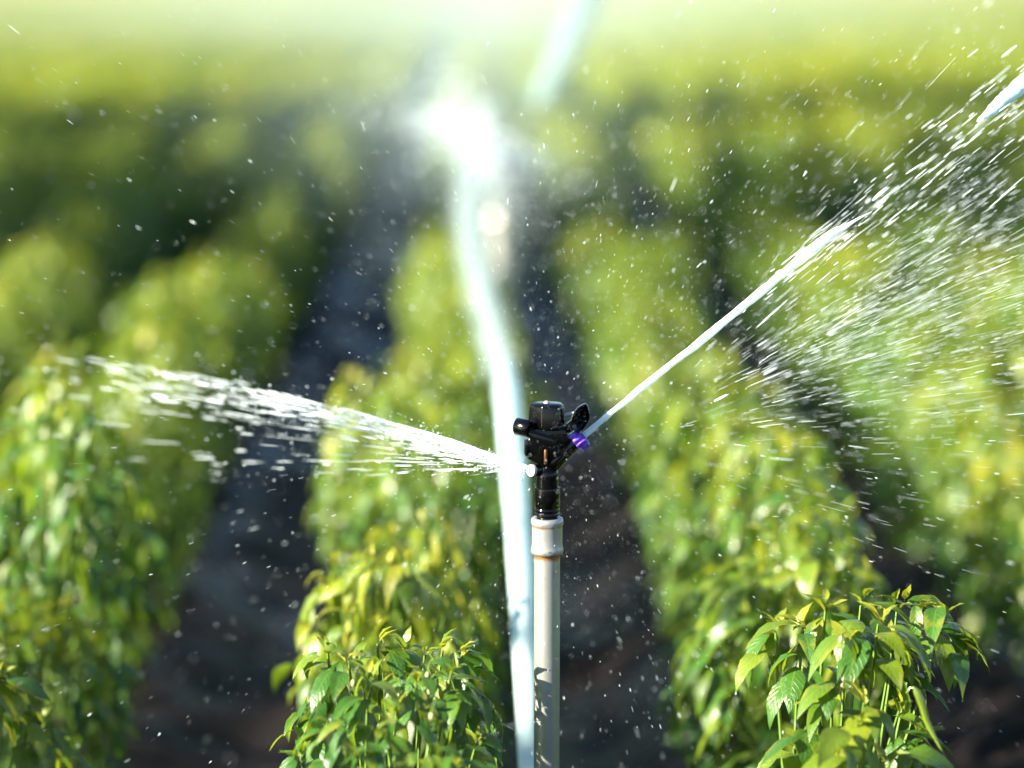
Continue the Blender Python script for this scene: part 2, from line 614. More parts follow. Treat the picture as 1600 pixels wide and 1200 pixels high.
def plant_shape(seed, H=.43, R=.165, n=24, L0=.075, skirt=1.0):
    rs = np.random.default_rng(seed)
    tips, outs = [], []
    for k in range(n):
        r = math.sqrt((k + .4) / n)
        a = k * 2.39996 + rs.uniform(-.3, .3)
        x, y = R * .80 * r * math.cos(a), R * .80 * r * math.sin(a)
        z = H * (1 - .34 * r ** 2.4) + rs.normal(0, .018) - .03
        tips.append((x, y, z))
        outs.append((math.cos(a) * r, math.sin(a) * r))
    for lev, (zz, m) in enumerate(((.60, 9), (.38, 8), (.2, 5))):       # side shoots down the flanks
        for k in range(int(m * skirt)):
            a = 2 * PI * k / m + rs.uniform(-.3, .3) + lev
            rr = R * (.78 - .12 * lev) * rs.uniform(.75, 1.05)
            tips.append((rr * math.cos(a), rr * math.sin(a), H * zz + rs.normal(0, .02)))
            outs.append((math.cos(a), math.sin(a)))
    return tips, outs, rs, L0


def plant_meshes(seed, **kw):
    tips, outs, rs, L0 = plant_shape(seed, **kw)
    prm = rosette(tips, outs, L0, rs)
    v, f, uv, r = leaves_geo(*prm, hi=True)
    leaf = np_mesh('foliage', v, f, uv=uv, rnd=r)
    leaf.materials.append(M_LEAF)
    st = bm_mesh('stem', stems_bm(tips, rs=rs))
    st.materials.append(M_STEM)
    return leaf, st, tips


VAR = [plant_meshes(100 + i, H=h, R=r, n=n, L0=l) for i, (h, r, n, l) in enumerate(
    [(.44, .165, 24, .074), (.41, .155, 22, .070), (.46, .170, 26, .078), (.43, .150, 22, .066), (.39, .165, 23, .080), (.45, .160, 24, .072)])]

def needles_geo(a, d, ln, rad, sides=4):
    """tapered drops: start a (n,3), unit direction d, length, radius"""
    n = len(a)
    ref = np.where(np.abs(d[:, 2:3]) < .9, np.array([[0, 0, 1.0]]), np.array([[1.0, 0, 0]]))
    u = np.cross(d, ref)
    u /= np.linalg.norm(u, axis=1)[:, None]
    w_ = np.cross(d, u)
    prof = [(0, .0), (.16, .8), (.5, 1.0), (.84, .75), (1, .0)]
    V = []
    for t, rr in prof:
        c = a + d * (ln * t)[:, None]
        if rr == 0:
            V.append(c[:, None, :])
        else:
            ring_ = [c + (u * math.cos(2 * PI * k / sides) + w_ * math.sin(2 * PI * k / sides)) * (rad * rr)[:, None] for k in range(sides)]
            V.append(np.stack(ring_, 1))
    V = np.concatenate(V, 1)
    nv = V.shape[1]
    fs = []
    last = nv - 1
    rings = len(prof) - 2
    for k in range(sides):
        k2 = (k + 1) % sides
        fs.append((0, 1 + k2, 1 + k, 1 + k))
        for r_ in range(rings - 1):
            b = 1 + r_ * sides
            fs.append((b + k, b + k2, b + sides + k2, b + sides + k))
        b = 1 + (rings - 1) * sides
        fs.append((b + k, b + k2, last, last))
    tri = np.array([(f[0], f[1], f[2]) for f in fs if f[2] == f[3]])
    quad = np.array([f for f in fs if f[2] != f[3]])
    off = (np.arange(n) * nv)[:, None, None]
    tq = np.concatenate([np.stack([quad[:, 0], quad[:, 1], quad[:, 2]], -1), np.stack([quad[:, 0], quad[:, 2], quad[:, 3]], -1), tri])
    return V.reshape(-1, 3), (tq[None] + off).reshape(-1, 3)


def needles(name, a, d, ln, rad, mat, parent=None, sides=4):
    v, f = needles_geo(a, d, ln, rad, sides)
    return link(name, np_mesh(name, v, f), mat, parent)


ORD = ['first', 'second', 'third', 'fourth', 'fifth', 'sixth', 'seventh', 'eighth', 'ninth', 'tenth', 'eleventh', 'twelfth', 'thirteenth',
       'fourteenth', 'fifteenth', 'sixteenth', 'seventeenth', 'eighteenth', 'nineteenth', 'twentieth']
TENS = ['', '', 'twenty', 'thirty', 'forty', 'fifty', 'sixty']


def ordinal(n):
    if n <= 20:
        return ORD[n - 1]
    t, u = divmod(n, 10)
    return {2: 'twentieth', 3: 'thirtieth', 4: 'fortieth', 5: 'fiftieth'}[t] if u == 0 else TENS[t] + '-' + ORD[u - 1]


ROWNAME = {0: 'the row just left of the sprinkler pipe', 1: 'the row just right of the sprinkler pipe'}


def row_name(i):
    if i in ROWNAME:
        return ROWNAME[i]
    return f'the {ordinal(i)} row right of the pipe' if i > 0 else f'the {ordinal(1 - i)} row left of the pipe'


PLANT_GROUP = 'bushy pepper plants growing in rows'
stem_note = 'bushy green pepper plant'


def row_x(ri, y):
    if ri == -1:
        return -.60 - .08 * min(1, max(0, (y - 3.0) / 1.4))
    if ri < -1:
        return ROW_X0 - .09 + ri * ROW_DX
    return ROW_X0 + ri * ROW_DX + (.035 if ri == 1 else .09 if ri > 1 else .025 * min(1, max(0, (y - 2.5) / .3)))


def in_view(x, y, m=.3):
    """whether a plant standing here can show in the frame"""
    p = RC.transposed() @ (Vector((x, y, .45)) - Vector((0, 0, CAM_H)))
    d = -p.z
    if d < 1.2:
        return False
    px, py = 800 + p.x / d * F, 600 - p.y / d * F
    mm = m / d * F
    return -mm < px < 1600 + mm and py < 1200 + mm * 1.0


cands = []
SP = .235
for ri in range(-60, 62):
    y = 1.55 + (ri * .37 % 1) * SP
    k = 0
    rr = random.Random(ri + 1000)
    while y < 60:
        xx, yy = row_x(ri, y) + rr.gauss(0, .022), y + rr.gauss(0, .03)
        if in_view(xx, yy):
            k += 1
            cands.append((yy, ri, k, xx))
        y += SP
cands.sort()
HERO = {}


# ---- the two plants in sharp focus: shoots placed where the photograph has them
def hero(name_label, base, tipspec, L0, seed, per, hue, podspec=(), flowers=(), buds=(), reds=()):
    rs = np.random.default_rng(seed)
    root = empty('pepper_plant', base)
    tag(root, name_label, 'pepper plant', PLANT_GROUP)
    B = Vector(base)
    tips, outs = [], []
    for px, py, D in tipspec:
        t = P(px, py, D) - B
        tips.append(tuple(t))
        o = Vector((t.x, t.y)) * (1 / .13)
        outs.append((o.x, o.y))
    prm = rosette(tips, outs, L0, rs, per=per, young=4, hues=[hue] * len(tips))
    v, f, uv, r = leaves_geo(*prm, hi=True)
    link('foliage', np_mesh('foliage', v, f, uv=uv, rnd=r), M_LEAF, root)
    link('stem', bm_mesh('stem', stems_bm(tips, rs=rs, fork=.12, r0=.006, r1=.0013)), M_STEM, root)
    for px, py, D, az, L in podspec:
        link('pepper_pod', bm_mesh('pepper_pod', pod_bm(P(px, py, D) - B, az, L)), M_POD, root)
    for px, py, D, s in flowers:
        f = link('flower', bm_mesh('flower', flower_bm(P(px, py, D) - B, s)), M_PETAL, root)
        bm = bmesh.new()
        p = P(px, py, D) - B
        tube(bm, [p + Vector((-.012, 0, .030)), p + Vector((-.004, 0, .024)), p + Vector((0, 0, .010)), p + Vector((0, 0, .0))], [.0009, .0009, .001, .0024], 6)
        link('flower_stalk', bm_mesh('flower_stalk', bm), M_STEM, f)
    for px, py, D in buds:
        bm = bmesh.new()
        p = P(px, py, D) - B
        lathe(bm, [(.0005, .003), (.0015, .002), (.0022, .0), (.0020, -.0025), (.0010, -.0045), (.0003, -.005)], p, (0.1, 0, 1), 10)
        fb = link('flower_bud', bm_mesh('flower_bud', bm), M_BUD, root)
        bm = bmesh.new()
        tube(bm, [p + Vector((.005, 0, .016)), p + Vector((.002, 0, .012)), p + Vector((0, 0, .002))], [.0007, .0007, .0010], 5)
        link('bud_stalk', bm_mesh('bud_stalk', bm), M_STEM, fb)
    for px, py, D, s in reds:
        bm = bmesh.new()
        p = P(px, py, D) - B
        lathe(bm, [(.0006, .006), (.0018, .004), (.0024, 0), (.0018, -.005), (.0004, -.009)], p, (.3, .1, 1), 10)
        o = link('pepper_pod', bm_mesh('pepper_pod', bm), M_RED, root)
        o['label'] = 'small pod ripening to orange red'
    drops = []
    pick = rs.choice(len(v), 420, replace=False)
    pv = v[pick] + np.array([0, 0, .0003])
    dd = np.tile([[0, 0, -1.0]], (len(pv), 1))
    rb = rs.lognormal(math.log(.00055), .4, len(pv))
    bd = needles('water_beading', pv + np.array([0, 0, 1]) * rb[:, None], dd, rb * 2.2, rb, M_CLEAR, root, 5)
    bd['kind'] = 'stuff'
    for i in rs.permutation(len(prm[1]))[:60]:             # beads hanging from leaf tips
        vt = v[(i + 1) * 55 - 3]
        drops.append(vt)
    for vt in drops[:14]:
        bm = bmesh.new()
        lathe(bm, [(.0002, .0015), (.0006, .0006), (.0010, -.0007), (.0008, -.0016), (.0003, -.0021)], Vector(vt), (0, 0, 1), 8)
        link('water_bead', bm_mesh('water_bead', bm), M_WATER, root)
    return root


h1 = [(512, 1018, 2.43), (545, 1032, 2.40), (590, 1006, 2.46), (632, 1016, 2.50), (664, 1022, 2.42), (692, 1012, 2.47), (722, 1022, 2.44),
      (575, 1062, 2.36), (650, 1060, 2.36), (705, 1052, 2.38), (486, 1110, 2.44), (620, 1112, 2.33), (738, 1098, 2.46), (528, 1135, 2.33),
      (590, 1150, 2.28), (675, 1140, 2.30), (745, 1160, 2.38), (470, 1185, 2.40), (560, 1195, 2.26), (640, 1200, 2.25), (710, 1200, 2.28), (500, 1240, 2.3), (600, 1260, 2.24), (700, 1270, 2.26), (600, 1060, 2.55), (680, 1060, 2.56)]
hero('pepper plant with white nodding flower, standing in focus left of the sprinkler pipe', (-.115, 2.40, 0), h1, .054, 5, 9, -.12,
     flowers=[(712, 1098, 2.40, 1.15)], buds=[(668, 1054, 2.36), (671, 1078, 2.35), (552, 1066, 2.34), (674, 1118, 2.28), (703, 1064, 2.40)])
h2 = [(1402, 948, 2.46), (1290, 950, 2.50), (1345, 946, 2.46), (1436, 958, 2.46), (1476, 962, 2.44), (1212, 988, 2.52), (1372, 975, 2.40), (1255, 985, 2.46),
      (1322, 1000, 2.40), (1395, 1010, 2.44), (1300, 1090, 2.40), (1350, 1098, 2.36), (1405, 1110, 2.40), (1270, 1110, 2.40), (1340, 1130, 2.33),
      (1440, 1150, 2.42), (1240, 1170, 2.42), (1310, 1190, 2.34), (1390, 1190, 2.34), (1450, 1220, 2.40), (1270, 1250, 2.36), (1350, 1260, 2.32), (1420, 1270, 2.36)]
hero('olive green pepper plant with long drooping leaves and hanging pod over puddled soil', (.353, 2.42, 0), h2, .070, 9, 7, -.10,
     podspec=[(1405, 1082, 2.36, -.25, .072)], buds=[(1314, 998, 2.36), (1316, 1072, 2.40)])


def near_hero(x, y):
    return math.hypot(x + .115, y - 2.40) < .17 or math.hypot(x - .353, y - 2.42) < .26


MAX_IND = 296
n_ind = 0
far_list = []
protos = {}
for yy, ri, k, xx in cands:
    if near_hero(xx, yy):
        continue
    if ri == 1 and yy < 2.75:            # the bed right of the pipe is bare in front of the focused plant
        continue
    if n_ind >= MAX_IND:
        far_list.append((xx, yy, ri))
        continue
    rr = random.Random(n_ind)
    vi = rr.randrange(len(VAR))
    if vi not in protos:
        o = empty('pepper_plant', (0, 0, 0))
        protos[vi] = (o, link('foliage', VAR[vi][0], None, o), link('stem', VAR[vi][1], None, o))
        root = o
    else:
        src = protos[vi]
        root = src[0].copy()
        COL.objects.link(root)
        for c in src[1:]:
            d = c.copy()
            COL.objects.link(d)
            d.parent = root
    root.location = (xx, yy, .01)
    root.rotation_euler = (rr.gauss(0, .06), rr.gauss(0, .06), rr.uniform(0, 6.28))
    s = rr.uniform(.84, 1.04)
    root.scale = (s * rr.uniform(.80, .93), s * rr.uniform(.80, .93), s * rr.uniform(.96, 1.14))
    if yy < 3.7 and abs(ri) < 2:
        tall = 1.32 if ri == -1 and yy > 2.95 else .84 if ri == -1 else 1.22 if ri == 1 else 1.12 if yy > 2.6 else 1.0
        root.scale = (root.scale[0] * (.98 if ri < 1 else 1.1), root.scale[1] * (.98 if ri < 1 else 1.1), root.scale[2] * tall)
    look = 'crisp' if abs(yy - 2.5) < .35 else 'softly blurred' if yy < 4.5 else 'blurred'
    tag(root, f'{look} pepper plant, {ordinal(k)} back along {row_name(ri)}', 'pepper plant', PLANT_GROUP)
    n_ind += 1

# ---- the far crop nobody could count
fo = []
for xx, yy, ri in far_list:
    fo.append((xx, yy))
fo = np.array(fo)
print('individual plants', n_ind, 'far', len(fo), 'from', fo[:, 1].min())
m_far = 38
n = len(fo) * m_far
r = np.sqrt(rng.uniform(0, 1, n))
a = rng.uniform(0, 6.28, n)
side = rng.uniform(0, 1, n)
org = np.repeat(fo, m_far, 0)
org = np.stack([org[:, 0] + .135 * r * np.cos(a), org[:, 1] + .145 * r * np.sin(a),
                np.where(side < .7, .42 * (1 - .32 * r ** 2.4), .42 * rng.uniform(.15, .7, n)) + rng.normal(0, .02, n)], -1)
Ln = rng.uniform(.075, .14, n)
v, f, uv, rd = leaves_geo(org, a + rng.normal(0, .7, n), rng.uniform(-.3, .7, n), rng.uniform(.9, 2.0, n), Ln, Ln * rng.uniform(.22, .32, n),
                          rng.uniform(.05, .5, n), rng.normal(0, .4, n), np.clip(rng.normal(.25 + .42 * np.clip((org[:, 2] - .12) / .28, 0, 1), .14, n), 0, 1), hi=False)  # sunlit tops and dark flanks put into the leaf colour by height
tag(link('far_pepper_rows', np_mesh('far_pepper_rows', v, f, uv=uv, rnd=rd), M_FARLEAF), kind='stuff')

# ------------------------------------------------------------------ sprinkler
X0 = 855.0


def build_sprinkler(root):
    """root at the pipe's foot; z measured from the ground"""
    zc = P(X0, 800, D0).z
    k = S * 1.015

    def zz(py):
        return zc + (800 - py) * k

    def q(zx, zy, y=0.0, oy=600):
        """point read off the 8x enlargement of the head -> local metres (y in pixels, towards the field)"""
        return Vector(((760 + zx / 8 - X0) * S, y * S, zz(oy + zy / 8)))

    def turned(name, prof, mat, parent, n=56, rust=None):
        bm = bmesh.new()
        lathe(bm, [(r * S, zz(py)) for r, py in prof], n=n)
        me = bm_mesh(name, bm, smooth_angle=50)
        a = me.attributes.new('rnd', 'FLOAT', 'POINT')
        vals = np.zeros(len(me.vertices), np.float32)
        if rust:
            for i, vtx in enumerate(me.vertices):
                py = 800 - (vtx.co.z - zc) / k
                for c, wd, s in rust:
                    vals[i] = max(vals[i], s * max(0, 1 - abs(py - c) / wd))
        a.data.foreach_set('value', vals)
        return link(name, me, mat, parent)

    # pipe down to the ground
    ground_py = 800 + zc / k
    prof = [(20.3, ground_py + 40)] + [(20.3, p) for p in np.linspace(ground_py, 900, 24)] + [(20.3, p) for p in (893, 888, 884, 880, 876, 872, 868, 864)]
    turned('riser_pipe', prof, M_GALV, root, rust=[(868, 12, 1.15), (905, 30, .28)])
    turned('pipe_coupling', [(16.5, 816), (17.2, 809), (22.5, 808.5), (24.6, 810), (25.5, 813.5), (25.4, 817.5), (24.2, 820.5), (23.9, 824), (23.9, 838), (24, 851),
                             (24.8, 855), (25.6, 858), (25.6, 862), (24.6, 865), (21.2, 867)], M_GALV, root, rust=[(821, 4, .85), (866, 4, .7)])
    turned('swivel_base', [(16.0, 820), (16.4, 806), (19.6, 804), (19.6, 800.5), (18.8, 799.5), (18.8, 798), (20.0, 797), (20.0, 794.5), (18.9, 793.5), (18.9, 791.5), (19.9, 790.5),
                           (19.8, 777), (19.9, 764), (19.4, 761.2), (17.4, 760.4), (17.2, 744), (17.2, 738), (16.2, 735), (13.5, 733), (13.0, 722)], M_BLACK, root)
    # main body
    bm = bmesh.new()
    outl = [(548, 560), (640, 535), (900, 535), (985, 545), (1005, 610), (1030, 690), (985, 820), (905, 950), (880, 1008), (800, 1030), (700, 1012), (500, 905), (470, 850), (472, 692), (520, 680), (560, 610)]
    loft(bm, [[q(x, y, -13) for x, y in outl], [q(x, y, 15) for x, y in outl]])
    body = link('sprinkler_body', bm_mesh('sprinkler_body', bm, bevel=2.2 * S), M_BLACK, root)
    bm = bmesh.new()
    outl = [(505, 690), (546, 690), (546, 835), (505, 850)]          # proud side lug
    loft(bm, [[q(x - 18, y, -17) for x, y in outl], [q(x - 18, y, -2) for x, y in outl]])
    link('side_lug', bm_mesh('side_lug', bm, bevel=1.2 * S), M_BLACK, body)
    # tapered faceted cap with its boss
    bm = bmesh.new()
    plan = [(-29, 4), (-8.5, -22), (19, -25), (28, -12), (28, 15), (8, 25), (-20, 21)]

    def ring(sc, zy, ox=0):
        return [Vector(((760 + 750 / 8 - X0 + ox + x * sc) * S, y * sc * S, zz(600 + zy / 8))) for x, y in plan]
    loft(bm, [ring(.90, 552), ring(1.0, 528), ring(.985, 480), ring(.93, 285), ring(.88, 252), ring(.66, 236)])
    cap = link('cap', bm_mesh('cap', bm, bevel=1.5 * S), M_BLACK, root)
    bm = bmesh.new()
    lathe(bm, [(4.6 * S, -1.5 * S), (4.6 * S, 1.2 * S), (3.4 * S, 3.2 * S), (1.2 * S, 4.2 * S)], q(748, 240), n=20)
    link('boss', bm_mesh('boss', bm), M_GREY, cap)
    bm = bmesh.new()
    outl = [(880, 500), (930, 465), (985, 490), (960, 530), (900, 535)]     # latch at the cap's lower corner
    loft(bm, [[q(x, y, -27) for x, y in outl], [q(x, y, -18) for x, y in outl]])
    link('latch', bm_mesh('latch', bm, bevel=1.0 * S), M_BLACK, cap)
    # counterweight
    bm = bmesh.new()
    ax = Vector((.88, -.42, -.10)).normalized()
    c = q(462, 520, -12)
    lathe(bm, [(11.5 * S, -13 * S), (13.4 * S, -11.5 * S), (13.6 * S, 8 * S), (13.2 * S, 10 * S), (11.8 * S, 11.3 * S), (6 * S, 11.3 * S), (5.5 * S, 10 * S)], c, ax, n=40)
    link('counterweight', bm_mesh('counterweight', bm, smooth_angle=55), M_BLACK, root)
    # swinging hammer arm: a channel with raised rims
    bm = bmesh.new()
    outl = [(525, 560), (800, 622), (872, 690), (858, 772), (790, 772), (525, 640)]
    loft(bm, [[q(x, y, -23) for x, y in outl], [q(x, y, -12) for x, y in outl]])
    arm = link('hammer_arm', bm_mesh('hammer_arm', bm, bevel=1.4 * S), M_BLACK, root)
    for pts in ([(535, 548), (660, 588), (790, 628), (850, 616)], [(540, 648), (660, 704), (790, 768), (862, 742)]):
        bm = bmesh.new()
        tube(bm, [q(x, y, -23.5) for x, y in pts], [1.7 * S] * len(pts), 8)
        link('arm_rim', bm_mesh('arm_rim', bm), M_BLACK, arm)
    # brass pin
    bm = bmesh.new()
    lathe(bm, [(2.6 * S, 0), (2.9 * S, 1 * S), (2.9 * S, 21 * S), (2.2 * S, 22.5 * S)], q(738, 972, -15.5), n=20)
    link('pivot_pin', bm_mesh('pivot_pin', bm), M_BRASS, root)
    # nozzle tube rising to the right
    jd = Vector((385, 0, 319)).normalized()
    bm = bmesh.new()
    tube(bm, [q(800, 1010), q(850, 960), q(930, 880), q(1020, 800), q(1100, 732)], [13 * S, 14 * S, 13 * S, 12 * S, 11.5 * S], 28)
    tb = link('nozzle_tube', bm_mesh('nozzle_tube', bm), M_BLACK, root)
    bm = bmesh.new()
    rib = [(870, 975), (1060, 775), (1075, 800), (900, 985)]
    loft(bm, [[q(x, y, -15) for x, y in rib], [q(x, y, -9) for x, y in rib]])
    link('tube_rib', bm_mesh('tube_rib', bm, bevel=.8 * S), M_BLACK, tb)
    # purple nozzle: knurled collar and a square shoulder
    bm = bmesh.new()
    c = q(1120, 722)
    lathe(bm, [(10.5 * S, -3 * S), (12.4 * S, -2 * S), (12.4 * S, 13 * S), (10.5 * S, 15 * S), (7.5 * S, 15 * S), (7.2 * S, 13 * S)], c, jd, n=72, lobes=9, lobe_amp=1.15 * S)
    noz = link('nozzle', bm_mesh('nozzle', bm), M_PURPLE, root)
    bm = bmesh.new()
    side = Vector((0, 1, 0))
    nn = jd.cross(side).normalized()
    for sgn, a0, a1 in ((1, -4, 9), (-1, 0, 14)):
        l0 = []
        for al, w0 in ((a0, 0), (a1, 0)):
            l0.append([c + jd * al * S + side * y * S + nn * o * sgn * S for y, o in ((-9, 10), (9, 10), (8, 16), (-8, 16))])
        loft(bm, l0)
    link('nozzle_grip', bm_mesh('nozzle_grip', bm, bevel=1.0 * S), M_PURPLE, noz)
    # scooped deflector spoon
    bm = bmesh.new()
    o1 = [(1062, 520), (1040, 470), (1085, 335), (1135, 285), (1190, 255), (1235, 243), (1266, 275), (1292, 390), (1278, 460), (1205, 560), (1150, 590), (1100, 580)]
    cx, cy = 1165, 430

    def sc(s, y, dx=0, tw=0):
        return [q(cx + (x - cx) * s + dx, cy + (yy - cy) * s, y + tw * (x - cx)) for x, yy in o1]
    loft(bm, [sc(.55, 9, 22, .05), sc(.86, 8, 8, .05), sc(1.0, 2, 0, .05), sc(1.0, -9, 0, .05), sc(.95, -10.5, 0, .05), sc(.88, -9.5, 2, .05), sc(.70, -2, 14, .05), sc(.3, 2, 24, .05)])
    spoon = link('deflector', bm_mesh('deflector', bm, smooth_angle=50), M_BLACK, root)
    bm = bmesh.new()
    loft(bm, [[q(x, y, -9) for x, y in ((1000, 600), (960, 520), (1060, 440), (1100, 560))], [q(x, y, 6) for x, y in ((1000, 600), (960, 520), (1060, 440), (1100, 560))]])
    link('deflector_bracket', bm_mesh('deflector_bracket', bm, bevel=1.2 * S), M_BLACK, spoon)
    bm = bmesh.new()
    tube(bm, [q(965, 372, -8), q(1095, 348, -8)], [2.3 * S] * 2, 12)
    link('link_rod', bm_mesh('link_rod', bm), M_GREY, spoon)
    # small side outlet with a pale ring
    bm = bmesh.new()
    ax = Vector((-.72, -.66, .06)).normalized()
    c = q(572, 1055, -14)
    tube(bm, [q(760, 1050, 4), c - ax * 12 * S, c], [9.5 * S, 9.5 * S, 9.5 * S], 28)
    so_ = link('side_outlet', bm_mesh('side_outlet', bm, smooth_angle=50), M_BLACK, root)
    bm = bmesh.new()
    lathe(bm, [(9.7 * S, -1 * S), (9.9 * S, 3 * S), (9.2 * S, 4.2 * S), (4.6 * S, 4.4 * S), (3.2 * S, 2.2 * S), (2.2 * S, 2.0 * S)], c, ax, n=36)
    link('outlet_ring', bm_mesh('outlet_ring', bm, smooth_angle=45), M_GREY, so_)


pf = P(X0, 800, D0)
spr = empty('sprinkler', (pf.x, pf.y, 0))
build_sprinkler(spr)
tag(spr, 'black plastic impact sprinkler with purple nozzle, sharp on its galvanised riser pipe', 'sprinkler', 'field sprinklers on riser pipes')


def copy_tree(o, parent=None):
    c = o.copy()
    COL.objects.link(c)
    if parent:
        c.parent = parent
    for ch in o.children:
        copy_tree(ch, c)
    return c


DB = 5.9
pb = P(783, 300, DB)
spr2 = copy_tree(spr)
spr2.location = (pb.x, pb.y, -.03)
spr2.rotation_euler.z = math.radians(150)
for ch in spr2.children:
    if ch.name.startswith(('riser_pipe', 'pipe_coupling')):       # a stouter standpipe
        ch.scale = (2.3, 2.3, 1)
tag(spr2, 'blurred second sprinkler farther down the furrow, wrapped in white spray on a tan pipe', 'sprinkler', 'field sprinklers on riser pipes')


# ------------------------------------------------------------------ water
def unit(v):
    return v / np.linalg.norm(v, axis=-1)[..., None]


def stream(name, pts, radii, parent, mat, seed, rough=.25, n=10, sub=14):
    """solid rope of water along pts, its skin uneven"""
    rs = random.Random(seed)
    P3, R3 = [], []
    for i in range(len(pts) - 1):
        p0 = pts[max(i - 1, 0)]
        p1, p2 = pts[i], pts[i + 1]
        p3 = pts[min(i + 2, len(pts) - 1)]
        for s in range(sub):
            t = s / sub
            P3.append(.5 * ((2 * p1) + (p2 - p0) * t + (2 * p0 - 5 * p1 + 4 * p2 - p3) * t * t + (3 * p1 - p0 - 3 * p2 + p3) * t ** 3))
            R3.append(radii[i] * (1 - t) + radii[i + 1] * t)
    P3.append(pts[-1])
    R3.append(radii[-1])
    R3 = [r * (1 + rough * noise.noise(p * (.6 / max(radii)) * .2 + Vector((seed, 0, 0))) + rs.uniform(-1, 1) * rough * .25) for r, p in zip(R3, P3)]
    bm = bmesh.new()
    tube(bm, P3, R3, n)
    for vtx in bm.verts:
        nz = noise.noise(vtx.co * (.35 / max(radii)) + Vector((seed * 3, 1, 2)))
        vtx.co += Vector((noise.noise(vtx.co * 60), noise.noise(vtx.co * 60 + Vector((9, 0, 0))), noise.noise(vtx.co * 60 + Vector((0, 9, 0))))) * max(radii) * rough * .5 * (1 + nz)
    return link(name, bm_mesh(name, bm, smooth_angle=180), mat, parent)


# --- 1. the sharp jet from the purple nozzle
j0 = P(908, 684, D0 - .004)
jet = empty('water_jet', j0)
tag(jet, 'sharp thin white jet shooting up and right from the purple nozzle', 'water jet')


def loc(p):
    return p - j0


stream('jet_core', [loc(P(x, y, D)) for x, y, D in ((906, 686, 2.452), (1000, 608, 2.455), (1100, 529, 2.46), (1200, 447, 2.46), (1262, 396, 2.465), (1300, 366, 2.47), (1328, 350, 2.47), (1362, 330, 2.47))],
       [4.6 * S, 5.2 * S, 5.8 * S, 6.4 * S, 8.2 * S, 7.0 * S, 3.0 * S, .4 * S], jet, M_SPRAY, 3, .3, 12)
stream('jet_core', [loc(P(x, y, D)) for x, y, D in ((1528, 190, 2.5), (1550, 172, 2.5), (1590, 138, 2.5), (1650, 92, 2.5), (1760, 10, 2.52))],
       [2 * S, 9 * S, 12 * S, 13 * S, 14 * S], jet, M_WATER, 5, .35, 12)
# torn filaments round and past the end of the jet
n = 220
t = rng.beta(1.3, 1.2, n)
px = 1180 + t * 480
py = 463 - (px - 1180) * .80 + rng.normal(0, 1, n) * (8 + 60 * t) + np.abs(rng.normal(0, 1, n)) * 22 * t
D = 2.46 + rng.normal(0, .03 + .12 * t, n)
a0 = Pn(px, py, D)
sl = -.80 + rng.normal(0, .05, n)
d = unit(Pn(px + 100, py + 100 * sl, D) - a0)
ln = rng.lognormal(math.log(22), .5, n) * S
rad = rng.lognormal(math.log(.5), .45, n) * S
needles('torn_water', a0 - np.array(j0), d, ln, rad, M_SPRAY, jet)['kind'] = 'stuff'

# --- 2. the fan knocked aside by the hammer, to the right
n = 2100
o = np.array([985., 690.])
band = rng.choice(4, n, p=[.46, .14, .22, .18])
ang = np.where(band == 0, rng.normal(-27, 6.5, n), np.where(band == 1, rng.normal(-33, 8, n), np.where(band == 2, rng.normal(-12, 6, n), rng.uniform(-52, 24, n))))
rr = np.where(band == 0, 190 + 520 * rng.beta(1.8, 1.4, n), 70 + 670 * rng.beta(1.9, 1.2, n))
px = o[0] + rr * np.cos(np.radians(ang))
py = o[1] + rr * np.sin(np.radians(ang))
D = np.clip(2.47 + rng.normal(0, .16, n) + (rr / 700) * .05, 1.9, 3.2)
a0 = Pn(px, py, D)
sl = np.tan(np.radians(ang * .92 + rng.normal(0, 2.5, n)))
d = unit(Pn(px + 100, py + 100 * sl, D) - a0)
ln = rng.lognormal(math.log(21), .6, n) * S
rad = rng.lognormal(math.log(.15), .65, n) * S
fan = empty('water_spray', P(960, 690, D0))
tag(fan, 'wide fan of torn white water streaks thrown right below the thin jet', 'water spray', 'water thrown by the sprinklers')
needles('water_streaks', a0 - np.array(fan.location), d, ln, rad, M_SPRAY, fan)['kind'] = 'stuff'

# --- 3. the spray from the small side outlet, to the left and away
o0 = P(826, 729, D0 - .02)
sp_ = empty('water_spray', o0)
tag(sp_, 'white water fan spreading left from the small grey side outlet', 'water spray', 'water thrown by the sprinklers')
n = 1250
t = rng.beta(.8, 2.9, n)                      # 0 at the outlet
strand = rng.beta(.8, 2.0, 34)
kst = rng.integers(0, 34, n)
up = np.clip(np.where(rng.uniform(0, 1, n) < .72, strand[kst] + rng.normal(0, .018, n), rng.beta(1.0, 2.2, n)), 0, 1.1)   # 0 = upper dense edge
px = 822 - t * 860
top = 728 - 275 * t ** .95 + 85 * t ** 2
low = 733 + 30 * t - 20 * t * t
main = rng.uniform(0, 1, n) < .78
py = np.where(main, top + (14 + 95 * t) * up, top + (low - top) * rng.uniform(0, 1.05, n)) + rng.normal(0, 4, n) * t * 1.6
D = (2.445 + .50 * t) + rng.normal(0, .07, n) * t
a0 = Pn(px, py, D)
dirx = Pn(px - 60, py - 60 * ((728 - py + 1) / (822 - px + 12) * .9), D + .04) - a0
d = unit(dirx)
ln = rng.lognormal(math.log(46), .5, n) * S * (.6 + .5 * t)
rad = rng.lognormal(math.log(.42), .55, n) * S * (.7 + .8 * t)
needles('water_streaks', a0 - np.array(o0), d, ln, rad, M_SPRAY, sp_)['kind'] = 'stuff'
n = 3000                                        # beads torn off the fan
t = np.where(rng.uniform(0, 1, n) < .55, rng.beta(.9, 2.0, n), rng.beta(.9, 5, n))
px = 822 - t * 860
top = 728 - 275 * t ** .95 + 85 * t ** 2
low = 733 + 30 * t - 20 * t * t
